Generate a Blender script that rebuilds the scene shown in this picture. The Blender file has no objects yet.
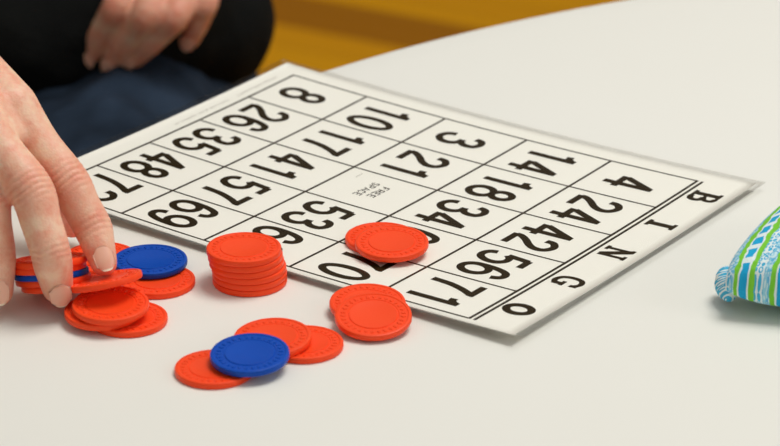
import bpy, bmesh, math, random
from mathutils import Vector, Matrix
PI = math.pi
S = bpy.context.scene
COL = S.collection
random.seed(7)

# ------------------------------------------------------------------ camera, world, lights, exposure
# lengths in millimetres around the point on the table the camera looks at; the table top is z = 0 there
TABLE = 0.750
ELEV = math.radians(23.5)
FPX = 3000.0
DIST = FPX / 1.97
def M_(p):
    return Vector((p[0] * .001, p[1] * .001, p[2] * .001 + TABLE))
FW = Vector((0, math.cos(ELEV), -math.sin(ELEV)))
UP = Vector((0, math.sin(ELEV), math.cos(ELEV)))
RT = Vector((1, 0, 0))
CPOS = -FW * DIST
cd = bpy.data.cameras.new('camera')
cam = bpy.data.objects.new('camera', cd)
COL.objects.link(cam)
cam.location = M_(CPOS)
cam.rotation_euler = (PI / 2 - ELEV, 0, 0)
cd.sensor_width = 36.0
cd.lens = FPX / 780 * 36.0
cd.clip_end = 60
cd.dof.use_dof = True
cd.dof.focus_distance = (DIST - 45) * .001
cd.dof.aperture_fstop = 12.0
S.camera = cam

w = bpy.data.worlds.new('world')
S.world = w
w.use_nodes = True
w.node_tree.nodes['Background'].inputs['Color'].default_value = (1.0, 0.985, 0.955, 1)
w.node_tree.nodes['Background'].inputs['Strength'].default_value = 0.36

def area(name, loc, target, size, power, color=(1, 1, 1), sy=None):
    d = bpy.data.lights.new(name, 'AREA')
    d.energy = power
    d.color = color
    d.size = size
    if sy:
        d.shape = 'RECTANGLE'
        d.size_y = sy
    o = bpy.data.objects.new(name, d)
    COL.objects.link(o)
    o.location = loc
    o.rotation_euler = (Vector(target) - Vector(loc)).to_track_quat('-Z', 'Y').to_euler()
    return o
area('ceiling_lamp_light', (0.60, 0.20, 2.75), (0.0, -0.1, .75), 1.0, 30.5, (1.0, .99, .955), 1.0)
area('floor_fill_light', (0.2, 3.1, 2.8), (0.0, 2.9, 0), 1.2, 2.5, (1.0, .975, .93), 1.2).data.spread = math.radians(95)  # added fill with no real fixture, brightens the floor behind the table
area('window_light', (2.4, -.9, 1.9), (0, 0, .75), 1.0, 7, (.95, .98, 1.0), 1.0)

S.view_settings.view_transform = 'Standard'
S.view_settings.look = 'None'
S.view_settings.gamma = 1
S.view_settings.use_curve_mapping = False
S.view_settings.exposure = 0.0

# ------------------------------------------------------------------ helpers
def ray(px, py):
    return (FW + RT * ((px - 390) / FPX) + UP * ((223 - py) / FPX))
def at_z(px, py, z=0.0):
    d = ray(px, py)
    return CPOS + d * ((z - CPOS.z) / d.z)
def at_y(px, py, y):
    d = ray(px, py)
    return CPOS + d * ((y - CPOS.y) / d.y)

def empty(name, loc_mm, label, cat, group=None):
    o = bpy.data.objects.new(name, None)
    COL.objects.link(o)
    o.location = M_(loc_mm)
    o.empty_display_size = .05
    o['label'] = label
    o['category'] = cat
    if group:
        o['group'] = group
    return o
def tag(o, label, cat, group=None):
    o['label'] = label
    o['category'] = cat
    if group:
        o['group'] = group
    return o
def mesh_obj(name, verts, faces, mats, parent=None, origin=(0, 0, 0), smooth=True, fm=None):
    """verts in table millimetres; the object's origin goes to `origin` (or to its parent's)."""
    if parent is not None:
        org = Vector(parent['_o'])
    else:
        org = Vector(origin)
    me = bpy.data.meshes.new(name)
    me.from_pydata([tuple((Vector(v) - org) * .001) for v in verts], [], faces)
    if not isinstance(mats, (list, tuple)):
        mats = [mats]
    for m in mats:
        me.materials.append(m)
    if fm:
        me.polygons.foreach_set('material_index', fm)
    if smooth:
        me.polygons.foreach_set('use_smooth', [True] * len(me.polygons))
    me.update()
    o = bpy.data.objects.new(name, me)
    COL.objects.link(o)
    if parent is not None:
        o.parent = parent
        o.location = (0, 0, 0)
    else:
        o.location = M_(org)
    o['_o'] = tuple(org)
    return o
def root(name, loc_mm, label, cat, group=None):
    o = empty(name, loc_mm, label, cat, group)
    o['_o'] = tuple(loc_mm)
    return o

class MB:
    def __init__(s):
        s.v = []
        s.f = []
    def add(s, v, f):
        n = len(s.v)
        s.v += [Vector(a) for a in v]
        s.f += [[i + n for i in q] for q in f]
        return s
    def box(s, c, d, rz=0):
        R = Matrix.Rotation(rz, 3, 'Z')
        v = [Vector(c) + R @ Vector((x * d[0] / 2, y * d[1] / 2, z * d[2] / 2)) for x in (-1, 1) for y in (-1, 1) for z in (-1, 1)]
        return s.add(v, [[0, 1, 3, 2], [4, 6, 7, 5], [0, 4, 5, 1], [2, 3, 7, 6], [0, 2, 6, 4], [1, 5, 7, 3]])
    def tube(s, pts, rad, seg=20, flat=None, side=None, cap=True, step=None):
        """smooth tube through pts with radii; flat = list of thickness ratios across `side` (a vector)"""
        P, R, F = resample(pts, rad, flat, step or 6)
        n = len(P)
        ref = Vector(side).normalized() if side is not None else None
        rings = []
        u = None
        for i in range(n):
            t = (P[min(i + 1, n - 1)] - P[max(i - 1, 0)]).normalized()
            if ref is not None:
                a = ref - t * ref.dot(t)
            elif u is None:
                a = t.orthogonal()
            else:
                a = u - t * u.dot(t)
            u = a.normalized()
            b = t.cross(u)
            rings.append((P[i], t, u, b, R[i], F[i]))
        out = []
        if cap:
            c, t, u, b, r, fl = rings[0]
            for k in (80, 60, 40, 20):
                e = math.radians(k)
                out.append((c - t * r * math.sin(e) * min(1, fl), t, u, b, r * math.cos(e), fl))
            out += rings
            c, t, u, b, r, fl = rings[-1]
            for k in (20, 40, 60, 80):
                e = math.radians(k)
                out.append((c + t * r * math.sin(e) * min(1, fl), t, u, b, r * math.cos(e), fl))
        else:
            out = rings
        V = []
        for c, t, u, b, r, fl in out:
            for k in range(seg):
                q = 2 * PI * k / seg
                V.append(c + u * (r * fl * math.cos(q)) + b * (r * math.sin(q)))
        Fc = []
        for i in range(len(out) - 1):
            for k in range(seg):
                k2 = (k + 1) % seg
                Fc.append([i * seg + k, i * seg + k2, (i + 1) * seg + k2, (i + 1) * seg + k])
        Fc.append(list(range(seg))[::-1])
        Fc.append([(len(out) - 1) * seg + k for k in range(seg)])
        return s.add(V, Fc)
    def ball(s, c, r, n=16):
        rx, ry, rz = (r, r, r) if not isinstance(r, (tuple, list)) else r
        V = []
        for i in range(1, n):
            e = PI * i / n - PI / 2
            for k in range(2 * n):
                q = PI * k / n
                V.append(Vector(c) + Vector((rx * math.cos(e) * math.cos(q), ry * math.cos(e) * math.sin(q), rz * math.sin(e))))
        F = []
        m = 2 * n
        for i in range(n - 2):
            for k in range(m):
                F.append([i * m + k, i * m + (k + 1) % m, (i + 1) * m + (k + 1) % m, (i + 1) * m + k])
        F.append(list(range(m))[::-1])
        F.append([(n - 2) * m + k for k in range(m)])
        return s.add(V, F)
    def lathe(s, prof, c=(0, 0, 0), seg=48):
        V = []
        for r, z in prof:
            for k in range(seg):
                q = 2 * PI * k / seg
                V.append((c[0] + r * math.cos(q), c[1] + r * math.sin(q), c[2] + z))
        F = []
        for i in range(len(prof) - 1):
            for k in range(seg):
                F.append([i * seg + k, i * seg + (k + 1) % seg, (i + 1) * seg + (k + 1) % seg, (i + 1) * seg + k])
        F.append(list(range(seg))[::-1])
        F.append([(len(prof) - 1) * seg + k for k in range(seg)])
        return s.add(V, F)
    def obj(s, name, mats, parent=None, origin=(0, 0, 0), smooth=True):
        return mesh_obj(name, s.v, s.f, mats, parent, origin, smooth)

def catmull(P, t):
    n = len(P) - 1
    x = min(max(t, 0), 1) * n
    i = min(int(x), n - 1)
    f = x - i
    p0 = P[max(i - 1, 0)]
    p1 = P[i]
    p2 = P[i + 1]
    p3 = P[min(i + 2, n)]
    return 0.5 * ((2 * p1) + (p2 - p0) * f + (2 * p0 - 5 * p1 + 4 * p2 - p3) * f * f + (3 * p1 - p0 - 3 * p2 + p3) * f ** 3)
def resample(pts, rad, flat, sub):
    P = [Vector(p) for p in pts]
    n = len(P)
    if not isinstance(rad, (list, tuple)):
        rad = [rad] * n
    if flat is None:
        flat = [1.0] * n
    elif not isinstance(flat, (list, tuple)):
        flat = [flat] * n
    k = (n - 1) * sub
    return ([catmull(P, i / k) for i in range(k + 1)], [catmull(list(map(float, rad)), i / k) for i in range(k + 1)],
            [catmull(list(map(float, flat)), i / k) for i in range(k + 1)])

def remeshed(mb, voxel, smooth=6, factor=.5):
    """one continuous skin over overlapping shapes: returns verts (mm) and faces"""
    o = mb.obj('temporary', [], None)
    m = o.modifiers.new('r', 'REMESH')
    m.mode = 'VOXEL'
    m.voxel_size = voxel * .001
    m.use_smooth_shade = True
    if smooth:
        q = o.modifiers.new('s', 'SMOOTH')
        q.factor = factor
        q.iterations = smooth
    dg = bpy.context.evaluated_depsgraph_get()
    e = o.evaluated_get(dg)
    me = e.to_mesh()
    V = [v.co * 1000.0 for v in me.vertices]
    F = [list(p.vertices) for p in me.polygons]
    e.to_mesh_clear()
    me0 = o.data
    bpy.data.objects.remove(o)
    bpy.data.meshes.remove(me0)
    return V, F

# ------------------------------------------------------------------ materials
def srgb(r, g, b):
    f = lambda c: (c / 255 / 12.92) if c / 255 <= .04045 else ((c / 255 + .055) / 1.055) ** 2.4
    return (f(r), f(g), f(b), 1)
class NT:
    def __init__(s, name):
        s.m = bpy.data.materials.new(name)
        s.m.use_nodes = True
        s.t = s.m.node_tree
        s.b = s.t.nodes['Principled BSDF']
    def n(s, typ, ins=None, **kw):
        x = s.t.nodes.new('ShaderNode' + typ)
        for k, v in kw.items():
            setattr(x, k, v)
        for k, v in (ins or {}).items():
            if isinstance(v, bpy.types.NodeSocket):
                s.t.links.new(v, x.inputs[k])
            else:
                x.inputs[k].default_value = v
        return x
    def math(s, op, a, b=0.0, c=None, clamp=False):
        x = s.n('Math', {0: a, 1: b}, operation=op)
        if c is not None:
            if isinstance(c, bpy.types.NodeSocket):
                s.t.links.new(c, x.inputs[2])
            else:
                x.inputs[2].default_value = c
        x.use_clamp = clamp
        return x.outputs[0]
    def mix(s, f, a, b):
        x = s.n('Mix', data_type='RGBA')
        for i, v in ((0, f), (6, a), (7, b)):
            if isinstance(v, bpy.types.NodeSocket):
                s.t.links.new(v, x.inputs[i])
            else:
                x.inputs[i].default_value = v
        return x.outputs[2]
    def ramp(s, fac, stops):
        x = s.n('ValToRGB', {0: fac})
        el = x.color_ramp.elements
        while len(el) < len(stops):
            el.new(.5)
        for e, (p, c) in zip(el, stops):
            e.position = p
            e.color = c
        return x.outputs[0]
    def set(s, **kw):
        for k, v in kw.items():
            k = k.replace('_', ' ')
            if isinstance(v, bpy.types.NodeSocket):
                s.t.links.new(v, s.b.inputs[k])
            else:
                s.b.inputs[k].default_value = v
        return s
    def bump(s, h, strength=.3, dist=.001):
        x = s.n('Bump', {'Height': h, 'Strength': strength, 'Distance': dist})
        s.t.links.new(x.outputs[0], s.b.inputs['Normal'])
        return s
    def obj_co(s):
        return s.n('TexCoord').outputs['Object']
    def noise(s, scale, detail=3, co=None, rough=.5):
        x = s.n('TexNoise', {'Scale': scale, 'Detail': detail, 'Roughness': rough})
        s.t.links.new(co if co is not None else s.obj_co(), x.inputs['Vector'])
        return x.outputs[0]
def plain(name, col, rough=.5, **kw):
    m = NT(name)
    m.set(Base_Color=col, Roughness=rough, **kw)
    return m.m

def chip_material(name, col, dark):
    m = NT(name)
    co = m.obj_co()
    n = m.noise(900, 2, co)
    big = m.noise(90, 2, co)
    c = m.mix(m.math('MULTIPLY', big, .35), col, dark)
    m.set(Base_Color=c, Roughness=m.math('MULTIPLY_ADD', n, .12, .32))
    m.set(Specular_IOR_Level=.22, Subsurface_Weight=.04, Subsurface_Radius=(.004, .001, .0008), Subsurface_Scale=.4)
    m.bump(n, .12, .0003)
    return m.m
M_RED = chip_material('red_plastic', srgb(255, 80, 34), srgb(250, 62, 22))
M_BLUE = chip_material('blue_plastic', srgb(0, 76, 182), srgb(0, 62, 158))

def cloth_material():
    m = NT('white_tablecloth_fabric')
    co = m.obj_co()
    w1 = m.n('TexWave', {'Vector': co, 'Scale': 420.0, 'Distortion': .6, 'Detail': 1.0}, bands_direction='X').outputs[0]
    w2 = m.n('TexWave', {'Vector': co, 'Scale': 420.0, 'Distortion': .6, 'Detail': 1.0}, bands_direction='Y').outputs[0]
    weave = m.math('ADD', w1, w2)
    soft = m.noise(22, 3, co)
    h = m.math('ADD', m.math('MULTIPLY', weave, .12), m.math('MULTIPLY', soft, 1.6))
    m.set(Base_Color=m.mix(m.noise(3, 3, co), srgb(236, 234, 226), srgb(231, 229, 219)), Roughness=.82, Sheen_Weight=.15)
    m.bump(h, .22, .0012)
    return m.m
M_CLOTH = cloth_material()
M_PAPER = plain('white_card_stock', srgb(243, 240, 230), .55)
M_INK = plain('dark_brown_ink', srgb(40, 28, 4), .6, Specular_IOR_Level=.1)
M_FINE = plain('grey_brown_fine_ink', srgb(120, 108, 84), .6)

def clear_film():
    m = NT('clear_plastic_film')
    t = m.t
    tr = m.n('BsdfTransparent', {'Color': (.99, .99, .985, 1)})
    gl = m.n('BsdfGlossy', {'Color': (1, 1, 1, 1), 'Roughness': .16})
    fr = m.n('Fresnel', {'IOR': 1.42})
    mx = m.n('MixShader', {0: m.math('MULTIPLY', fr.outputs[0], .28), 1: tr.outputs[0], 2: gl.outputs[0]})
    t.links.new(mx.outputs[0], t.nodes['Material Output'].inputs['Surface'])
    return m.m
M_FILM = clear_film()

def skin(name, base, red, spots):
    """spots: list of (position in object metres, radius m) where the skin is redder (knuckles, tips)"""
    m = NT(name)
    co = m.obj_co()
    n1 = m.noise(110, 6, co, .65)
    n2 = m.noise(520, 3, co)
    fac = None
    for p, r in spots:
        d = m.n('VectorMath', {0: co, 1: p}, operation='DISTANCE').outputs['Value']
        f = m.math('SUBTRACT', 1.0, m.math('DIVIDE', d, r), clamp=True)
        f = m.math('MULTIPLY', f, f) if False else f
        fac = f if fac is None else m.math('MAXIMUM', fac, f)
    c = m.mix(m.math('MULTIPLY_ADD', n1, 2.2, -.85, clamp=True), base, red)
    if fac is not None:
        c = m.mix(m.math('MULTIPLY', fac, .75), c, red)
    m.set(Base_Color=c, Roughness=.5, Subsurface_Weight=.25, Subsurface_Radius=(.006, .002, .001), Subsurface_Scale=.6)
    vor = m.n('TexVoronoi', {'Vector': co, 'Scale': 900.0}).outputs['Distance']
    m.bump(m.math('ADD', m.math('MULTIPLY', n2, .7), m.math('MULTIPLY', vor, .5)), .34, .0006)
    return m.m
M_NAIL = plain('fingernail', srgb(236, 180, 154), .3, Subsurface_Weight=.2, Subsurface_Radius=(.004, .002, .001), Subsurface_Scale=.3)
M_NAILTIP = plain('nail_edge', srgb(238, 216, 188), .35)

def knit(name, c1, c2, scale=260, bump=.5):
    m = NT(name)
    co = m.obj_co()
    n = m.noise(scale, 3, co)
    f = m.ramp(m.noise(13, 3, co), [(.35, (0, 0, 0, 1)), (.65, (1, 1, 1, 1))])
    m.set(Base_Color=m.mix(f, c1, c2), Roughness=.9, Specular_IOR_Level=.15)
    m.bump(m.math('ADD', n, m.math('MULTIPLY', f, 3)), bump, .002)
    return m.m
M_JACKET = knit('black_knit', srgb(4, 5, 5), srgb(15, 16, 14))
M_JEANS = knit('dark_denim', srgb(22, 32, 44), srgb(46, 60, 78), 500)
M_HAIR = knit('grey_hair', srgb(120, 116, 110), srgb(90, 86, 82), 300)
M_SHOE = plain('black_leather', srgb(18, 17, 16), .45)
M_METAL = plain('grey_painted_steel', srgb(96, 98, 100), .4, Metallic=.6)
M_TOP = plain('laminate_board', srgb(150, 120, 84), .5)
M_CHAIR = plain('grey_plastic_seat', srgb(70, 72, 76), .5)

def floor_material():
    m = NT('ochre_wood_floor')
    co = m.obj_co()
    mp = m.n('Mapping', {'Vector': co})
    mp.inputs['Rotation'].default_value = (0, 0, math.radians(29))
    sep = m.n('SeparateXYZ', {0: mp.outputs[0]})
    br = m.n('TexBrick', {'Vector': mp.outputs[0], 'Scale': 1.0, 'Mortar Size': .0012, 'Brick Width': 1.4, 'Row Height': .075,
                          'Color1': srgb(232, 165, 0), 'Color2': srgb(222, 154, 0), 'Mortar': srgb(150, 96, 0)})
    st = m.n('Mapping', {'Vector': mp.outputs[0]})
    st.inputs['Scale'].default_value = (1.2, 16, 1)
    gr = m.noise(5, 4, st.outputs[0])
    c = m.mix(m.math('MULTIPLY', gr, .4), br.outputs[0], srgb(200, 130, 0))
    # a darker strip of floor colour running along the boards
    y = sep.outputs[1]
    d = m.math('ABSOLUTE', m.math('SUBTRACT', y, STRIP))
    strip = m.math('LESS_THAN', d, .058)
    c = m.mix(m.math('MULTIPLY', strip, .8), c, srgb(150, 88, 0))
    m.set(Base_Color=c, Roughness=.6, Specular_IOR_Level=.12)
    return m.m
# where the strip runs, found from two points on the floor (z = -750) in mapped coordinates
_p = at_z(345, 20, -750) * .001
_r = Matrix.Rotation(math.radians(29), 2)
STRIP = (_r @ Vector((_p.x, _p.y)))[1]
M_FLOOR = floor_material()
def wall_mat():
    m = NT('cream_wall_paint')
    m.set(Base_Color=srgb(214, 205, 184), Roughness=.9)
    m.bump(m.noise(60, 4), .1, .001)
    return m.m
M_WALL = wall_mat()

def bag_material():
    m = NT('blue_green_print_cotton')
    uv = m.n('TexCoord').outputs['UV']          # u, v run in decimetres across the cloth
    sep = m.n('SeparateXYZ', {0: uv})
    u = m.math('MULTIPLY', sep.outputs[0], 100.0)    # mm
    v = m.math('MULTIPLY', sep.outputs[1], 100.0)
    wob = m.math('MULTIPLY', m.math('SUBTRACT', m.noise(14, 2, uv), .5), 5.0)
    u2 = m.math('ADD', u, wob)
    p = m.math('MODULO', m.math('ADD', u2, 235.7), 24.0)    # stripe repeat in mm
    def band(a, b):
        return m.math('MULTIPLY', m.math('GREATER_THAN', p, a), m.math('LESS_THAN', p, b))
    white = srgb(228, 240, 240)
    lb = srgb(120, 200, 226)
    mb = srgb(20, 160, 214)
    gn = srgb(112, 200, 48)
    # swirls
    cu = m.n('CombineXYZ', {0: m.math('DIVIDE', u, 3.2), 1: m.math('DIVIDE', v, 3.2), 2: 0.0}).outputs[0]
    vo = m.n('TexVoronoi', {'Vector': cu, 'Scale': 1.0, 'Randomness': .35}).outputs['Distance']
    ringm = m.math('LESS_THAN', m.math('ABSOLUTE', m.math('SUBTRACT', vo, .34)), .11)
    swirl = m.math('LESS_THAN', m.math('ABSOLUTE', m.math('SUBTRACT', m.noise(.9, 2, cu), .5)), .045)
    c = m.mix(m.math('MULTIPLY', swirl, .8), srgb(204, 232, 238), mb)
    c = m.mix(m.math('MULTIPLY', ringm, .7), c, lb)
    # circles band
    c = m.mix(band(18.4, 24), c, m.mix(ringm, white, srgb(70, 180, 220)))
    # dash band
    dash = m.math('LESS_THAN', m.math('MODULO', m.math('ADD', v, 300.0), 12.5), 8.0)
    inner = m.math('MULTIPLY', dash, band(8.6, 13.4))
    c = m.mix(band(6.5, 15), c, m.mix(inner, white, m.mix(m.noise(2.0, 2, cu), mb, srgb(40, 178, 226))))
    gg = m.mix(m.noise(1.2, 3, cu), gn, srgb(140, 214, 70))
    c = m.mix(band(4.0, 7.4), c, gg)
    c = m.mix(band(14.8, 18.4), c, gg)
    m.set(Base_Color=c, Roughness=.8, Specular_IOR_Level=.2)
    m.bump(m.math('ADD', m.noise(40, 3, uv), m.math('MULTIPLY', m.noise(7, 2, uv), 2.0)), .5, .0012)
    return m.m
M_BAG = bag_material()

# ------------------------------------------------------------------ the room
def struct(name, mb, mat):
    o = mb.obj(name, mat, None, (0, 0, -750), smooth=False)
    o['kind'] = 'structure'
    return o
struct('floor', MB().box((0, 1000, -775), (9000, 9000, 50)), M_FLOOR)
struct('wall_back', MB().box((0, 5550, 750), (9000, 100, 3000)), M_WALL)
struct('wall_left', MB().box((-4550, 1000, 750), (100, 9000, 3000)), M_WALL)
struct('baseboard_back', MB().box((0, 5488, -690), (8998, 22, 120)), plain('dark_wood_trim', srgb(84, 52, 20), .5))

# ------------------------------------------------------------------ table and cloth
TC = Vector((497, -367, 0))
TR = 802.0
t = root('round_table', (TC.x, TC.y, -750), 'round folding banquet table hidden under the white tablecloth', 'table')
MB().lathe([(760, -30), (792, -30), (797, -26), (797, -7), (792, -2.2), (760, -2.2)], TC, 96).obj('tabletop', M_TOP, t)
for k in range(4):
    a = PI / 4 + k * PI / 2
    b = TC + Vector((math.cos(a), math.sin(a), 0)) * 480
    MB().tube([b + Vector((0, 0, -32)), b + Vector((0, 0, -748))], 14, 16, cap=False).obj('leg', M_METAL, t)
cl = MB()
seg = 288
def cloth_pt(r, q, z, fold):
    return (TC.x + (r + fold) * math.cos(q), TC.y + (r + fold) * math.sin(q), z)
rings = []
for r in [i * 50 for i in range(1, 16)] + [775, 790]:
    rings.append([cloth_pt(r, 2 * PI * k / seg, 0, 0) for k in range(seg)])
for i in range(1, 6):
    e = i / 5 * PI / 2
    rings.append([cloth_pt(790 + 12 * math.sin(e), 2 * PI * k / seg, -12 + 12 * math.cos(e), 0) for k in range(seg)])
for i in range(1, 13):
    z = -12 - i * 25
    rings.append([cloth_pt(802, 2 * PI * k / seg, z, i * 1.6 + (i / 12) * 22 * math.sin(2 * PI * k / seg * 22 + .8 * math.sin(k * .09))) for k in range(seg)])
V = [(TC.x, TC.y, 0)]
F = []
for rr in rings:
    V += rr
for k in range(seg):
    F.append([0, 1 + k, 1 + (k + 1) % seg])
for i in range(len(rings) - 1):
    for k in range(seg):
        a = 1 + i * seg
        F.append([a + k, a + seg + k, a + seg + (k + 1) % seg, a + (k + 1) % seg])
tag(mesh_obj('tablecloth', V, F, M_CLOTH, None, (TC.x, TC.y, 0)),
    'white cloth spread over the round table under the chips and bingo card', 'tablecloth')

# ------------------------------------------------------------------ bingo card
CO = Vector((160.372, 47.817, 0))
TH = 4.08891
LU = [0, 41.603, 84.756, 127.616, 170.441, 210.955]
LV = [0, 52.807, 106.314, 159.95, 213.56, 265.127]
ZC = [3.004, -3.971, -8.469, 5.797, 1.082, 9.129]
CT, ST = math.cos(TH), math.sin(TH)
def card_z(a, b):
    U, W_ = a / 212, b / 268
    z = ZC[0] + ZC[1] * U + ZC[2] * W_ + ZC[3] * U * U + ZC[4] * U * W_ + ZC[5] * W_ * W_
    return max(z, .45)
def card(a, b, h=0.0):
    """a runs along a printed row from B to O, b runs down the card from the heading, in mm"""
    return Vector((CO.x + a * CT + b * ST, CO.y + a * ST - b * CT, card_z(a, b) + h))
def card_at(x, y):
    dx, dy = x - CO.x, y - CO.y
    return dx * CT + dy * ST, dx * ST - dy * CT
def sheet(a0, a1, b0, b1, h0, h1, rc=0.0, na=40, nb=52):
    V = []
    F = []
    for h in (h1, h0):
        for i in range(na + 1):
            for j in range(nb + 1):
                a = a0 + (a1 - a0) * i / na
                b = b0 + (b1 - b0) * j / nb
                V.append(card(a, b, h))
    m = (na + 1) * (nb + 1)
    idx = lambda i, j: i * (nb + 1) + j
    for i in range(na):
        for j in range(nb):
            q = [idx(i, j), idx(i + 1, j), idx(i + 1, j + 1), idx(i, j + 1)]
            F.append(q[::-1])
            F.append([x + m for x in q])
    edge = [idx(i, 0) for i in range(na)] + [idx(na, j) for j in range(nb)] + [idx(i, nb) for i in range(na, 0, -1)] + [idx(0, j) for j in range(nb, 0, -1)]
    for k in range(len(edge)):
        e0, e1 = edge[k], edge[(k + 1) % len(edge)]
        F.append([e0, e0 + m, e1 + m, e1])
    return V, F
ct = root('bingo_card', card(105, 130), 'large laminated white bingo card with black number grid on the tablecloth', 'bingo card')
V, F = sheet(-12.5, 215.5, -28, 279.5, -.12, .12)
paper = mesh_obj('paper_sheet', V, F, M_PAPER, ct)
V, F = sheet(-16.5, 218.8, -31.5, 285.0, -.10, .22)
film = mesh_obj('laminate', V, F, M_FILM, ct)
film['label'] = 'clear plastic laminate with a border wider than the paper'
INK = .16

def ribbon(mb, pts, wd, h=INK, closed=False):
    """flat printed stroke along pts (a, b) with width(s) wd"""
    P = [Vector(p) for p in pts]
    out = [P[0]]
    W = [wd[0] if isinstance(wd, (list, tuple)) else wd]
    for i in range(1, len(P)):
        L = (P[i] - P[i - 1]).length
        n = max(1, int(L / 6))
        for k in range(1, n + 1):
            out.append(P[i - 1].lerp(P[i], k / n))
            if isinstance(wd, (list, tuple)):
                W.append(wd[i - 1] + (wd[i] - wd[i - 1]) * k / n)
            else:
                W.append(wd)
    n = len(out)
    V = []
    for i in range(n):
        if closed:
            d0 = out[i] - out[i - 1 if i else n - 2]
            d1 = out[(i + 1) % n if i < n - 1 else 1] - out[i]
        else:
            d0 = out[i] - out[i - 1] if i else out[1] - out[0]
            d1 = out[i + 1] - out[i] if i < n - 1 else d0
        d0 = d0.normalized()
        d1 = d1.normalized()
        t = (d0 + d1)
        t = t.normalized() if t.length > 1e-6 else d0
        k = 1 / max(.6, t.dot(d0))
        nn = Vector((-t.y, t.x)) * (W[i] / 2 * k)
        V.append(card(*(out[i] + nn), h))
        V.append(card(*(out[i] - nn), h))
    F = [[2 * i, 2 * i + 1, 2 * i + 3, 2 * i + 2] for i in range(n - 1)]
    mb.add(V, F)

def arc(cx, cy, rx, ry, a0, a1, n=22):
    return [(cx + rx * math.cos(math.radians(a0 + (a1 - a0) * i / n)), cy + ry * math.sin(math.radians(a0 + (a1 - a0) * i / n))) for i in range(n + 1)]
def smooth(pts, n=6):
    P = [Vector(p) for p in pts]
    k = (len(P) - 1) * n
    return [tuple(catmull(P, i / k)) for i in range(k + 1)]
DIG = {   # centre lines in a box 16 wide and 30 high
    '0': [arc(8, 15, 6.0, 13.1, 0, 360, 40)],
    '1': [[(9.4, 0), (9.4, 30)], smooth([(3.4, 24.0), (6.6, 24.6), (8.4, 26.6), (9.4, 29)])],
    '2': [smooth([(2.1, 20.2), (2.9, 25.2), (7.6, 28.2), (12.6, 25.8), (13.6, 20.8), (11.2, 15.6), (6.2, 10.2), (3.0, 5.4), (2.4, 1.9)]), [(1.2, 1.9), (14.6, 1.9)]],
    '3': [smooth([(2.4, 22.0), (3.6, 26.4), (7.8, 28.2), (12.2, 26.0), (12.6, 20.6), (10.2, 16.9), (6.6, 15.8)]), smooth([(6.6, 15.8), (11.0, 15.2), (13.9, 11.4), (13.7, 6.2), (10.6, 2.4), (6.4, 1.9), (2.9, 4.4), (1.9, 8.4)])],
    '4': [[(11.2, 0), (11.2, 30)], [(11.0, 28.6), (2.2, 9.6)], [(1.0, 8.4), (15.6, 8.4)]],
    '5': [[(13.6, 28.1), (3.6, 28.1)], [(4.4, 28.1), (3.0, 14.6)], smooth([(3.0, 14.6), (6.2, 17.4), (10.6, 17.4), (13.7, 13.6), (13.8, 8.0), (11.0, 3.0), (7.0, 1.8), (3.4, 3.6), (1.9, 7.6)])],
    '6': [arc(8, 9.6, 5.9, 7.7, 0, 360, 32), smooth([(13.4, 22.6), (11.8, 26.9), (8.4, 28.2), (5.0, 26.2), (2.9, 20.6), (2.1, 14.0), (2.1, 9.6)])],
    '7': [[(1.4, 28.1), (15.3, 28.1)], smooth([(13.5, 29.6), (13.0, 27.2), (10.0, 21.0), (7.2, 11.6), (6.2, 0)])],
    '8': [arc(8, 22.2, 4.9, 6.0, 0, 360, 30), arc(8, 9.0, 6.0, 7.1, 0, 360, 32)],
}
DIG['9'] = [[(16 - x, 30 - y) for x, y in s] for s in DIG['6']]
def number(txt, a, b, size=.965, wd=4.1):
    """a, b = centre of the cell; glyph x runs with a, glyph up runs with -b"""
    adv = 18.2
    tot = 16 + adv * (len(txt) - 1)
    mb = MB()
    for i, ch in enumerate(txt):
        off = -tot / 2 + i * adv
        for s in DIG[ch]:
            pts = [(a + (x + off) * size, b - (y - 15) * size) for x, y in s]
            ww = wd
            if ch == '1' and len(s) == 2:
                ww = wd * 1.0
            ribbon(mb, pts, ww, INK, closed=(s[0] == s[-1] or (Vector(s[0]) - Vector(s[-1])).length < .01))
    o = mb.obj('printed_number', M_INK, paper, smooth=False)
    return o
rows = [['4', '24', '42', '56', '71'], ['14', '18', '34', '60', '70'], ['3', '21', None, '53', '68'],
        ['10', '17', '41', '57', '69'], ['8', '26', '35', '48', '72']]
for r, rw in enumerate(rows):
    for c, tx in enumerate(rw):
        if tx:
            o = number(tx, (LU[c] + LU[c + 1]) / 2, (LV[r] + LV[r + 1]) / 2 + 1.5 + r * .55)
            o['label'] = 'printed number ' + tx
g = MB()
for k, a in enumerate(LU):
    ribbon(g, [(a, 0), (a, LV[-1])], 1.3)
for k, b in enumerate(LV):
    ribbon(g, [(LU[0] - .4, b), (LU[-1] + .4, b)], 1.5 if k else 1.6)
ribbon(g, [(LU[0] - .4, -3.0), (LU[-1] + .4, -3.0)], 1.6)
g.obj('printed_grid', M_INK, paper, smooth=False)
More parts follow.
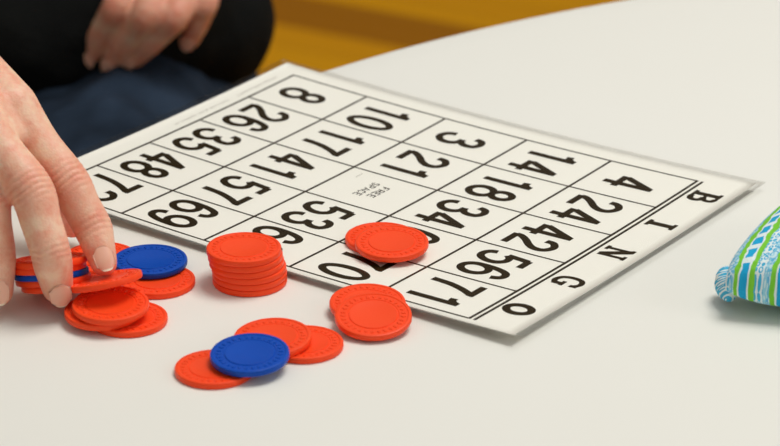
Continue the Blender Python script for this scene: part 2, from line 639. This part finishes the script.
# heading letters with slab serifs, box 14 wide and 16 high
HEAD = {
    'B': [([(3.6, 0), (3.6, 16)], 3.4), ([(0, .6), (8, .6)], 1.3), ([(0, 15.4), (8, 15.4)], 1.3), ([(3, 8.2), (8, 8.2)], 1.3),
          (smooth([(7.6, 15.3), (10.6, 14.4), (11.4, 11.9), (10.3, 9.2), (7.6, 8.3)]), 2.6), (smooth([(7.8, 8.1), (11.5, 7.3), (12.6, 4.4), (11.2, 1.5), (7.6, .7)]), 2.9)],
    'I': [([(7, 0), (7, 16)], 3.6), ([(3, .7), (11, .7)], 1.4), ([(3, 15.3), (11, 15.3)], 1.4)],
    'N': [([(2.6, 0), (2.6, 16)], 1.6), ([(12, 0), (12, 16)], 1.6), ([(2.4, 15.2), (11.8, .8)], 3.6), ([(0, .6), (5.2, .6)], 1.3), ([(0, 15.4), (4, 15.4)], 1.3), ([(9.2, 15.4), (14.4, 15.4)], 1.3)],
    'G': [(smooth([(12.2, 11.6), (11.0, 14.2), (7.6, 15.4), (3.6, 13.4), (2.2, 8), (3.6, 2.8), (7.6, .7), (10.8, 1.6), (11.6, 4.4)]), 2.6), ([(8, 6.6), (14, 6.6)], 1.4), ([(11.6, 6.6), (11.6, .8)], 2.8), ([(12.4, 15.6), (12.4, 11)], 1.1)],
    'O': [(arc(7, 8, 5.4, 6.7, 0, 360, 36), 3.5)],
}
for ch, (ca, cb) in zip('BINGO', [(17, -14.0), (60.0, -14.0), (103.0, -14.0), (146.0, -14.0), (188.5, -13.0)]):
    mb = MB()
    for s, wd in HEAD[ch]:
        ribbon(mb, [(ca + (x - 7) * .94, cb - (y - 8) * .96) for x, y in s], wd * (1.6 if wd < 2 else 1.15), INK, closed=(Vector(s[0]) - Vector(s[-1])).length < .01)
    o = mb.obj('heading_letter', M_INK, paper, smooth=False)
    o['label'] = 'printed heading letter ' + ch
SML = {
    'F': [[(0, 0), (0, 5)], [(0, 5), (3, 5)], [(0, 2.6), (2.5, 2.6)]],
    'R': [[(0, 0), (0, 5)], smooth([(0, 5), (2.4, 4.9), (3, 3.8), (2.4, 2.6), (0, 2.5)], 3), [(1.4, 2.5), (3.2, 0)]],
    'E': [[(0, 0), (0, 5)], [(0, 5), (3, 5)], [(0, 2.6), (2.6, 2.6)], [(0, 0), (3, 0)]],
    'S': [smooth([(3, 4.2), (1.6, 5), (.1, 3.9), (1.5, 2.6), (3, 1.3), (1.6, 0), (0, .8)], 3)],
    'P': [[(0, 0), (0, 5)], smooth([(0, 5), (2.4, 4.9), (3, 3.7), (2.4, 2.4), (0, 2.3)], 3)],
    'A': [[(0, 0), (1.7, 5), (3.4, 0)], [(.7, 1.7), (2.7, 1.7)]],
    'C': [smooth([(3.1, 4.1), (1.7, 5), (.2, 3.7), (.2, 1.3), (1.7, 0), (3.1, .9)], 3)],
}
mb = MB()
for word, ca, cb in (('FREE', 105.5, 129.4), ('SPACE', 105.5, 136.8)):
    wdt = len(word) * 4.6 - 1.4
    for i, ch in enumerate(word):
        for s in SML[ch]:
            ribbon(mb, [(ca + (-wdt / 2 + i * 4.6 + x) * .88, cb - (y - 2.5) * .82) for x, y in s], .75)
o = mb.obj('printed_words', M_INK, paper, smooth=False)
o['label'] = 'small printed words FREE SPACE'
# faint illegible fine print near the bottom margin of the card and in the free cell
mb = MB()
random.seed(3)
for a0, a1, b in ((8, 44, 271.5), (52, 98, 271.5)):
    a = a0
    while a < a1:
        L = random.uniform(.7, 1.5)
        ribbon(mb, [(a, b + random.uniform(-.7, .1)), (a + L * .5, b - random.uniform(.3, 1.2)), (a + L, b + random.uniform(-.2, .6))], .32)
        a += L + (1.6 if random.random() < .15 else .4)
mb.obj('fine_print', M_FINE, paper, smooth=False)
mb = MB()
for i in range(5):
    ribbon(mb, [(89.5 + i * 1.3, 151.5), (90.2 + i * 1.3, 150.4)], .3)

mb.obj('fine_print', M_FINE, paper, smooth=False)

# ------------------------------------------------------------------ chips
CR, CH = 18.15, 3.15
def chip_mesh(mat, name):
    mb = MB()
    prof = [(.01, .22), (10.6, .22), (11.9, .22), (12.1, .6), (12.7, .6), (12.9, .36), (17.0, .36), (17.4, .0), (18.2, 0), (18.75, .22), (19.0, .75), (19.0, 2.45), (18.75, 2.98), (18.2, 3.2), (17.4, 3.2), (17.0, 2.84),
            (12.9, 2.84), (12.7, 2.6), (12.1, 2.6), (11.85, 2.98), (11.3, 2.98), (11.0, 2.90), (.01, 2.90)]
    mb.lathe(prof, seg=96)
    n = 30
    for k in range(n):
        q = 2 * PI * k / n
        R = Matrix.Rotation(q, 3, 'Z')
        if k % 2:
            shp = [(13.7, -.9), (16.3, -.9), (16.3, .9), (13.7, .9)]
        else:
            shp = [(13.3, 0), (14.9, -1.1), (16.5, 0), (14.9, 1.1)]
        for z0, z1 in ((2.78, 3.2), (.42, .0)):
            V = [R @ Vector((x, y, z0)) for x, y in shp] + [R @ Vector((14.9 + (x - 14.9) * .72, y * .72, z1)) for x, y in shp]
            F = [[0, 1, 5, 4], [1, 2, 6, 5], [2, 3, 7, 6], [3, 0, 4, 7], [4, 5, 6, 7]]
            if z1 < 1:
                F = [f[::-1] for f in F]
            mb.add(V, F)
    me = bpy.data.meshes.new(name)
    me.from_pydata([(v.x * .001 * CR / 19, v.y * .001 * CR / 19, v.z * .001) for v in mb.v], [], mb.f)
    me.materials.append(mat)
    me.polygons.foreach_set('use_smooth', [True] * len(me.polygons))
    me.update()
    try:
        me.set_sharp_from_angle(angle=math.radians(32))
    except Exception:
        pass
    return me
ME_RED = chip_mesh(M_RED, 'red_chip')
ME_BLUE = chip_mesh(M_BLUE, 'blue_chip')
def chip(px, py, z, label, tilt=(0, 0), blue=False, group=None, spin=None):
    """top face centre seen at px, py with its height z; tilt = slope of the face along x and y"""
    top = at_z(px, py, z)
    n = Vector((-tilt[0], -tilt[1], 1)).normalized()
    loc = top - n * CH
    o = bpy.data.objects.new('poker_chip', ME_BLUE if blue else ME_RED)
    COL.objects.link(o)
    o.location = M_(loc)
    q = Vector((0, 0, 1)).rotation_difference(n)
    o.rotation_mode = 'QUATERNION'
    from mathutils import Quaternion
    o.rotation_quaternion = q @ Quaternion((0, 0, 1), spin if spin is not None else random.uniform(0, 6.28))
    tag(o, label, 'poker chip', group)
    return o
# the stack of six in front of the card
names = ['top', 'second from the top', 'third from the top', 'fourth from the top', 'fifth from the top', 'bottom']
sx = [243.8, 245.2, 246.6, 248.8, 249.6, 249.8]
for i in range(6):
    k = 5 - i
    chip(sx[i], 246.6 + i * 5.9, CH * (k + 1) + .05 * (k + 1), 'red chip, %s of the neat stack of six by the card edge' % names[i], group='neat stack of six red chips')
# pair lying on the card
za = card(*card_at(*at_z(381, 241)[:2])).z + .3
chip(381.5, 236.0, za + CH + .4, 'red chip lying flat on the card, half under another beside the number 60', group='two red chips on the card')
chip(391.8, 240.8, za + 2 * CH + .9, 'red chip on top of another on the card above the number 70', tilt=(.01, .05), group='two red chips on the card')
# pair at the card's lower edge
chip(367.6, 301.3, 6.3, 'red chip propped on the card edge below the number 70, partly covered', tilt=(-.01, .075), group='two red chips at the card edge')
chip(373.3, 313.8, 7.4, 'red chip tilted toward the front, leaning on another at the card edge', tilt=(.0, .17), group='two red chips at the card edge')
# front cluster
chip(214.4, 366.2, CH, 'red chip nearest the front, flat on the cloth under a blue chip', group='front cluster of chips')
chip(304.4, 341.4, CH, 'red chip at the right end of the front cluster, flat on the cloth', group='front cluster of chips')
chip(272.3, 335.6, 2 * CH + .4, 'red chip in the middle of the front cluster, between blue and right red chip', tilt=(.035, .05), group='front cluster of chips')
chip(249.6, 352.0, 2 * CH + 2.2, 'blue chip on top of the front cluster of red chips', tilt=(.03, .065), blue=True, group='front cluster of chips')
# blue and red beside the hand
chip(157.8, 278.4, CH, 'red chip flat on the cloth, half under the blue chip beside the hand', group='chips beside the hand')
chip(100, 256.0, CH, 'red chip under the index finger, its edge showing behind the blue chip', group='chips beside the hand')
chip(150.2, 258.6, 2 * CH + .4, 'blue chip beside the index finger, lying on a red chip', tilt=(0, .0), blue=True, group='chips beside the hand')
# three below the fingertip
chip(129.2, 316.0, CH, 'red chip flat on the cloth at the lower right of the pile below the fingertips', group='pile below the fingertips')
chip(102.6, 308.6, 2 * CH + .2, 'red chip in the middle of the pile below the fingertips', tilt=(.01, .02), group='pile below the fingertips')
chip(110.6, 302.6, 3 * CH + .8, 'red chip on top of the pile below the fingertips', tilt=(.0, .04), group='pile below the fingertips')

# ------------------------------------------------------------------ chips held in the hand
hx = [(59, 281.8, 'bottom'), (53, 275.6, 'second from the bottom'), (50.5, 269.6, 'middle'), (48, 263.6, 'fourth from the bottom'), (49.5, 257.6, 'top')]
for i, (x, y, nm) in enumerate(hx):
    chip(x, y, CH * (i + 1) + .1 * i + 6.6, '%s chip, %s of the pile gripped behind the middle finger' % ('blue' if i == 2 else 'red', nm), tilt=(.08, -.30), blue=(i == 2), group='pile gripped behind the middle finger')
chip(104, 277.6, 17.0, 'red chip tilted under the index fingertip on top of the pile', tilt=(.20, -.27), group='chips under the index finger')

# ------------------------------------------------------------------ patterned fabric pouch
from mathutils.noise import noise_vector as mnoise
def pouch():
    P0 = at_z(700, 323, 0)
    e1 = Vector((.46, .888, 0))
    e2 = Vector((.99, -.14, 0))
    L = 125.0
    n = 64
    V = []
    F = []
    UVs = []
    H = 29.0
    def pt(s, t, sgn):
        # rounded corners, edges pulled in where the filling bulges
        a, b = s * 2 - 1, t * 2 - 1
        m = max(abs(a), abs(b))
        k = 1 - .12 * (abs(a) ** 2.2) * (abs(b) ** 2.2)
        pin = .04
        aa = a * (1 - pin * (1 - b * b)) * k
        bb = b * (1 - pin * (1 - a * a)) * k
        d = max(0.0, (1 - a * a) * (1 - b * b))
        h = H * d ** .33
        z = 15.5 + sgn * h * (.95 if sgn > 0 else .52)
        z += 1.3 * math.sin(9 * s + 3) * math.sin(7 * t + 1) * (d ** .3)
        if sgn < 0:
            z = max(z, .3)
        # corner ear sits lower
        c = math.exp(-((s ** 2 + t ** 2) / .03))
        z += 1.0 * c
        p = P0 + e1 * ((bb + 1) / 2 * L) + e2 * ((aa + 1) / 2 * L)
        return Vector((p.x, p.y, z))
    for sgn in (1, -1):
        for i in range(n + 1):
            for j in range(n + 1):
                V.append(pt(i / n, j / n, sgn))
                UVs.append((i / n * L * .01 * 1.12, j / n * L * .01 * 1.12))
    m = (n + 1) ** 2
    for i in range(n):
        for j in range(n):
            q = [i * (n + 1) + j, (i + 1) * (n + 1) + j, (i + 1) * (n + 1) + j + 1, i * (n + 1) + j + 1]
            F.append(q)
            F.append([x + m for x in q][::-1])
    o = mesh_obj('fabric_pouch', V, F, M_BAG, None, P0)
    me = o.data
    uvl = me.uv_layers.new(name='UVMap')
    for li, lp in enumerate(me.loops):
        uvl.data[li].uv = UVs[lp.vertex_index]
    bm = bmesh.new()
    bm.from_mesh(me)
    bmesh.ops.remove_doubles(bm, verts=bm.verts, dist=.00005)
    bm.to_mesh(me)
    bm.free()
    lobe = MB().ball(at_z(727, 284, 10), (5.6, 11, 8), 14)
    c0 = at_z(727, 284, 10)
    lobe.v = [Vector(v) + Vector(mnoise(Vector(v) * .08)) * 1.6 for v in lobe.v]
    q = lobe.obj('corner_tab', M_BAG, o)
    ul = q.data.uv_layers.new(name='UVMap')
    for li, lp in enumerate(q.data.loops):
        v = lobe.v[lp.vertex_index]
        ul.data[li].uv = ((v.x - c0.x) * .003 + .012, (v.y - c0.y) * .01 + v.z * .01)
    o['_o'] = tuple(P0)
    tag(o, 'puffy fabric pouch in a blue, green and white print at the right edge', 'pouch')
pouch()

# ------------------------------------------------------------------ the seated person
def Z(px, py, z):
    return at_z(px, py, z)
# right hand over the chips: joint centres
RH = {
    'index': [Z(12, 108, 86), Z(68, 182, 56), Z(93, 228, 36), Z(103, 260, 24)],
    'middle': [Z(-28, 112, 90), Z(31, 190, 60), Z(50, 250, 35), Z(57, 285, 16)],
    'ring': [Z(-58, 128, 85), Z(-15, 198, 55), Z(-4, 252, 30), Z(-2, 288, 14)],
    'little': [Z(-100, 150, 76), Z(-66, 215, 48), Z(-54, 258, 26), Z(-49, 284, 12)],
}
RH_R = {'index': [13, 10.2, 9.4, 8.2, 6.6], 'middle': [13.4, 10.6, 9.6, 9.2, 7.6], 'ring': [13, 11, 9.4, 8.8, 7.4], 'little': [11.5, 8.6, 7.6, 7, 6]}
R_WR = Z(-112, 22, 108)
R_THUMB = [R_WR + Vector((32, -30, -22)), Z(22, 132, 58), Z(56, 186, 34), Z(72, 220, 15)]
# left hand resting in the lap
YL = 560
LH = {
    'index': [at_y(138, -44, YL + 24), at_y(118, 4, YL - 10), at_y(100, 36, YL), at_y(92, 56, YL + 4)],
    'middle': [at_y(166, -40, YL + 18), at_y(148, 12, YL - 20), at_y(124, 44, YL - 8), at_y(114, 62, YL - 2)],
    'ring': [at_y(192, -34, YL + 18), at_y(176, 14, YL - 18), at_y(150, 43, YL - 10), at_y(136, 58, YL - 4)],
    'little': [at_y(214, -34, YL + 24), at_y(205, 2, YL - 6), at_y(197, 25, YL - 2), at_y(192, 38, YL + 2)],
}
LH_R = {'index': [12.5, 10.2, 8.8, 7.4, 6.2], 'middle': [13, 10.8, 9.0, 7.8, 6.6], 'ring': [12.6, 10.6, 8.8, 7.6, 6.4], 'little': [11.5, 9.4, 8.0, 7.2, 6.2]}
L_WR = at_y(196, -120, YL + 60)
L_THUMB = [L_WR + Vector((-18, 14, -18)), at_y(120, -70, YL + 46), at_y(100, -20, YL + 40), at_y(92, 10, YL + 38)]

def hand_shape(J, R, wrist, thumb, fore, side):
    mb = MB()
    side = Vector(side).normalized()
    for k in J:
        a, b, c, d = J[k]
        r = R[k]
        m1 = a.lerp(b, .5)
        m2 = b.lerp(c, .5)
        m3 = c.lerp(d, .45)
        tip = d + (d - c).normalized() * 1.5
        mb.tube([a, m1, b, m2, c, m3, tip], [r[0], r[1] * .98, r[1] * 1.03, r[1] * .93, r[2] * 1.0, r[3] * 1.02, r[4]], 24, step=5)
        w0 = wrist + side * ({'index': 14, 'middle': 5, 'ring': -5, 'little': -14}[k])
        mb.tube([w0, w0.lerp(a, .5), a], [14, 14.5, r[0] * 1.0], 22)
    ks = list(J)
    for k0, k1 in zip(ks, ks[1:]):          # palm between the knuckles and the webs
        a = J[k0][0].lerp(J[k1][0], .5)
        mb.tube([wrist, wrist.lerp(a, .55), a], [15, 15, 10.5], 22)
        mb.tube([a, J[k0][1].lerp(J[k1][1], .5).lerp(a, .68)], [10.5, 8], 16)
    r = [15, 13.5, 11, 9]
    mb.tube([thumb[0], thumb[0].lerp(thumb[1], .5), thumb[1], thumb[1].lerp(thumb[2], .5), thumb[2], thumb[3]], [16, 15, 12.5, 11, 11.2, 9], 22)
    pm = wrist.lerp(J['middle'][0], .45)
    mb.tube([thumb[0], thumb[1].lerp(pm, .4), J['index'][0].lerp(thumb[1], .35)], [15, 12, 9], 18)
    mb.tube([wrist.lerp(J['middle'][0], .25), wrist, wrist.lerp(fore, .3), fore], [23, 24, 28, 38], 28, flat=[.75, .8, .9, 1], side=(J['index'][0] - J['little'][0]).cross(wrist - J['middle'][0]))
    return mb

def wrinkle(V, J, palm_dir, amp=.75):
    """cross creases over the finger joints on the back of the hand"""
    out = []
    jo = []
    for k in J:
        a, b, c, d = J[k]
        jo.append((b, ((c - b).normalized() + (b - a).normalized()).normalized(), 10.5, 1.0))
        jo.append((c, ((d - c).normalized() + (c - b).normalized()).normalized(), 7.5, .8))
    for v in V:
        w = v.copy()
        for (p, t, L, s) in jo:
            d = v - p
            if abs(d.x) > 18 or abs(d.y) > 18 or abs(d.z) > 18:
                continue
            x = d.dot(t)
            rad = d - t * x
            rl = rad.length
            if abs(x) < L and rl < 16 and rl > 1e-3:
                f = (1 - (x / L) ** 2)
                q = rad.dot(palm_dir) / rl
                if q < .2:
                    f *= min(1, (.2 - q) * 2)
                    ph = x * 2.1 + .5 * math.sin(rad.x * .5) + .4 * math.sin(rad.y * .7)
                    w = w - rad / rl * (amp * s * f * max(0, math.sin(ph)) ** 2)
        out.append(w)
    return out

def nails(J, R, parent, dorsal, off=.0, width=.60):
    for k in J:
        b, c, d = J[k][1], J[k][2], J[k][3]
        t = (d - c).normalized()
        n = Vector(dorsal)
        n = (n - t * n.dot(t)).normalized()
        s = t.cross(n)
        r0, r1 = R[k][3], R[k][4]
        V = []
        na, nb = 14, 12
        for i in range(nb + 1):
            f = i / nb
            x = -4.4 + f * 11.6             # along the finger from the tip centre
            r = (r0 * 1.0) * (1 - max(0, x - 1) ** 2 * .0050) + off + .25
            half = width * (1 - .35 * max(0, (.25 - f) / .25) ** 2 - .22 * max(0, (f - .8) / .2) ** 2)
            for j in range(na + 1):
                a = (j / na * 2 - 1) * half
                e = (abs(j / na * 2 - 1)) ** 3
                xx = x + (0.9 - e * 1.6 if f > .85 else (e * 1.8 if f < .2 else 0)) * 1.0
                V.append(d + t * xx + n * (r * math.cos(a) - 0.15 * e) + s * (r * math.sin(a)))
        F = [[i * (na + 1) + j, i * (na + 1) + j + 1, (i + 1) * (na + 1) + j + 1, (i + 1) * (na + 1) + j] for i in range(nb) for j in range(na)]
        fm = [1 if (q // na) >= nb - 1 else 0 for q in range(len(F))]
        m = len(V)
        V = V + [v - n * .9 for v in V]
        F2 = [[x + m for x in f][::-1] for f in F]
        edge = [j for j in range(na)] + [i * (na + 1) + na for i in range(nb)] + [nb * (na + 1) + j for j in range(na, 0, -1)] + [i * (na + 1) for i in range(nb, 0, -1)]
        F3 = [[edge[q], edge[q] + m, edge[(q + 1) % len(edge)] + m, edge[(q + 1) % len(edge)]][::-1] for q in range(len(edge))]
        mesh_obj('fingernail', V, F + F2 + F3, [M_NAIL, M_NAILTIP], parent, fm=fm + [0] * (len(F2) + len(F3)))

HIP = Vector((-290, 735, -205))
BACK = Vector((0, 0, 0))
R_SH, L_SH = Vector((-452, 650, 255)), Vector((-150, 760, 265))
R_EL = Vector((-475, 420, 85))
L_EL = Vector((-152, 770, -10))
NECK = Vector((-285, 690, 330))
HEAD_C = Vector((-285, 655, 455))
pr = root('person', (HIP.x, HIP.y, -750), 'seated person in black jacket and dark jeans, one hand on chips, other in lap', 'person')
# --- body: coarse trunk, limbs, neck and head plus two finely modelled hands, one mesh
bm_ = MB()
bm_.tube([HIP, Vector((-290, 728, -80)), Vector((-287, 715, 90)), Vector((-285, 705, 230)), Vector((-285, 700, 290))], [140, 128, 142, 150, 90], 28, flat=[.75, .72, .68, .62, .7], side=(0, 1, 0))
bm_.tube([Vector((-285, 700, 270)), NECK, NECK + Vector((0, -18, 55))], [60, 54, 52], 22)
bm_.ball(HEAD_C, (76, 94, 112), 18)
bm_.ball(HEAD_C + Vector((0, -52, -58)), (50, 42, 50), 12)
bm_.tube([HEAD_C + Vector((0, -88, 22)), HEAD_C + Vector((0, -106, -14)), HEAD_C + Vector((0, -98, -24))], [8, 13, 9], 12)
bm_.tube([HEAD_C + Vector((-22, -92, -52)), HEAD_C + Vector((0, -99, -50)), HEAD_C + Vector((22, -92, -52))], [4, 7, 4], 10)
for s in (-1, 1):
    bm_.ball(HEAD_C + Vector((s * 78, 4, -6)), (9, 20, 32), 8)
for A, B in ((R_SH, R_EL), (L_SH, L_EL)):
    bm_.tube([A, A.lerp(B, .5), B], [54, 48, 40], 20)
bm_.tube([R_SH, Vector((-285, 700, 262)), L_SH], [55, 70, 55], 20)
bm_.tube([R_EL, R_WR.lerp(R_EL, .3)], [42, 32], 20)
bm_.tube([L_EL, L_WR.lerp(L_EL, .3)], [42, 32], 20)
KN = [Vector((-395, 320, -225)), Vector((-185, 320, -225))]
AN = [Vector((-400, 345, -655)), Vector((-180, 345, -655))]
for s, (K, A) in zip((-1, 1), zip(KN, AN)):
    h = HIP + Vector((s * 88, 0, -5))
    bm_.tube([h, h.lerp(K, .5), K], [86, 74, 60], 22)
    bm_.tube([K, K.lerp(A, .35), A], [58, 54, 36], 22)
    bm_.tube([A + Vector((0, 20, -50)), A + Vector((0, -70, -62)), A + Vector((0, -140, -68))], [34, 34, 22], 16)
BV, BF = remeshed(bm_, 9, 4)
hm = hand_shape(RH, RH_R, R_WR, R_THUMB, R_WR.lerp(R_EL, .45), RH['index'][0] - RH['little'][0])
HV, HF = remeshed(hm, 1.0, 14)
HV = wrinkle(HV, RH, Vector((.1, .6, -.75)))
hm2 = hand_shape(LH, LH_R, L_WR, L_THUMB, L_WR.lerp(L_EL, .45), LH['index'][0] - LH['little'][0])
GV, GF = remeshed(hm2, 1.6, 8)
body = MB().add(BV, BF).add([v - Vector((0, 0, TABLE * 1000)) * 0 for v in HV], HF).add(GV, GF)
org = Vector(pr['_o'])
spots = []
for J, rr in ((RH, .019), (LH, .022)):
    for k in J:
        spots.append((tuple((J[k][1] - org) * .001), rr))
        spots.append((tuple((J[k][2] - org) * .001), rr * .7))
        spots.append((tuple((J[k][3] - org) * .001), rr * .7))
M_SKIN = skin('pinkish_skin', srgb(240, 200, 170), srgb(228, 124, 98), spots)
b = body.obj('body', M_SKIN, pr)
nails(RH, RH_R, b, (.12, -.75, .65))
nails(LH, LH_R, b, (-.1, -.8, .55), 1.0, .75)
# eyes
for s in (-1, 1):
    MB().ball(HEAD_C + Vector((s * 29, -84, 6)), 12, 10).obj('eye', plain('eye_white', srgb(230, 226, 220), .3), b)
# --- clothing
jk = MB()
jk.tube([HIP + Vector((0, 0, 20)), Vector((-290, 716, -80)), Vector((-287, 708, 90)), Vector((-285, 700, 230)), Vector((-285, 700, 300))], [168, 160, 158, 150, 88], 36, flat=[.84, .86, .78, .68, .8], side=(0, 1, 0))
jk.tube([R_SH, R_SH.lerp(R_EL, .5), R_EL], [72, 66, 58], 24)
jk.tube([R_EL, R_EL.lerp(R_WR, .5), R_EL.lerp(R_WR, .80)], [58, 52, 42], 24)
jk.tube([L_SH, L_SH.lerp(L_EL, .5), L_EL], [70, 62, 58], 24)
jk.tube([L_EL, L_EL.lerp(L_WR, .5), L_EL.lerp(L_WR, .9)], [58, 54, 42], 24)
jk.tube([R_SH, Vector((-285, 700, 262)), L_SH], [72, 84, 72], 22)
# front of the jacket bunched in the lap
jk.tube([Vector((-420, 640, -100)), Vector((-300, 600, -115)), Vector((-210, 605, -122)), Vector((-158, 650, -116))], [58, 50, 46, 46], 24)
jk.tube([Vector((-152, 700, 20)), Vector((-156, 660, -60)), Vector((-160, 640, -125))], [40, 44, 44], 20)
jk.tube([at_y(84, 42, 655), at_y(150, 50, 642), at_y(222, 36, 655), at_y(232, 0, 680)], [34, 36, 33, 30], 22)
JV, JF = remeshed(jk, 5, 6)
from mathutils import noise as mn
JV = [v + Vector(mn.noise_vector(v * .018)) * 7 + Vector(mn.noise_vector(v * .05)) * 2 for v in JV]
mesh_obj('jacket', JV, JF, M_JACKET, pr)
jn = MB()
for s, (K, A) in zip((-1, 1), zip(KN, AN)):
    h = HIP + Vector((s * 88, 10, -5))
    jn.tube([h, h.lerp(K, .5), K], [100, 90, 76], 26)
    jn.tube([K, K.lerp(A, .4), A + Vector((0, 0, 12))], [74, 70, 58], 24)
jn.tube([HIP + Vector((-60, 0, -5)), HIP + Vector((60, 0, -5))], [118, 118], 24)
NV, NF = remeshed(jn, 6, 5)
NV = [v + Vector(mn.noise_vector(v * .014)) * 13 + Vector(mn.noise_vector(v * .045)) * 5 for v in NV]
mesh_obj('jeans', NV, NF, M_JEANS, pr)
for A in AN:
    sh = MB()
    sh.tube([A + Vector((0, 26, -58)), A + Vector((0, -70, -64)), A + Vector((0, -150, -72))], [40, 42, 27], 20)
    SV, SF = remeshed(sh, 5, 3)
    SV = [Vector((v.x, v.y, max(v.z, -749))) for v in SV]
    mesh_obj('shoe', SV, SF, M_SHOE, pr)
hr = MB()
hr.ball(HEAD_C + Vector((0, 16, 22)), (86, 94, 104), 18)
hr.tube([HEAD_C + Vector((0, 60, 0)), HEAD_C + Vector((0, 70, -70))], [64, 40], 18)
RV, RF = remeshed(hr, 6, 3)
RV = [v + Vector(mn.noise_vector(v * .03)) * 6 for v in RV]
mesh_obj('hair', RV, RF, M_HAIR, pr)

# ------------------------------------------------------------------ the person's chair
chx, chy = HIP.x - 25, HIP.y
ch = root('folding_chair', (chx, chy, -750), 'grey metal folding chair the person in black sits on', 'chair')
MB().box((chx, chy - 20, -332), (350, 400, 22)).obj('seat', M_CHAIR, ch, smooth=False)
MB().box((chx, chy + 232, 20), (350, 18, 220)).obj('backrest', M_CHAIR, ch, smooth=False)
for s in (-1, 1):
    MB().tube([(chx + s * 186, chy + 232, 130), (chx + s * 186, chy + 180, -340), (chx + s * 186, chy - 190, -746)], 11, 14, cap=False).obj('leg', M_METAL, ch)
    MB().tube([(chx + s * 168, chy - 150, -346), (chx + s * 168, chy + 60, -560), (chx + s * 168, chy + 230, -746)], 11, 14, cap=False).obj('leg', M_METAL, ch)

for o in S.objects:
    if '_o' in o:
        del o['_o']
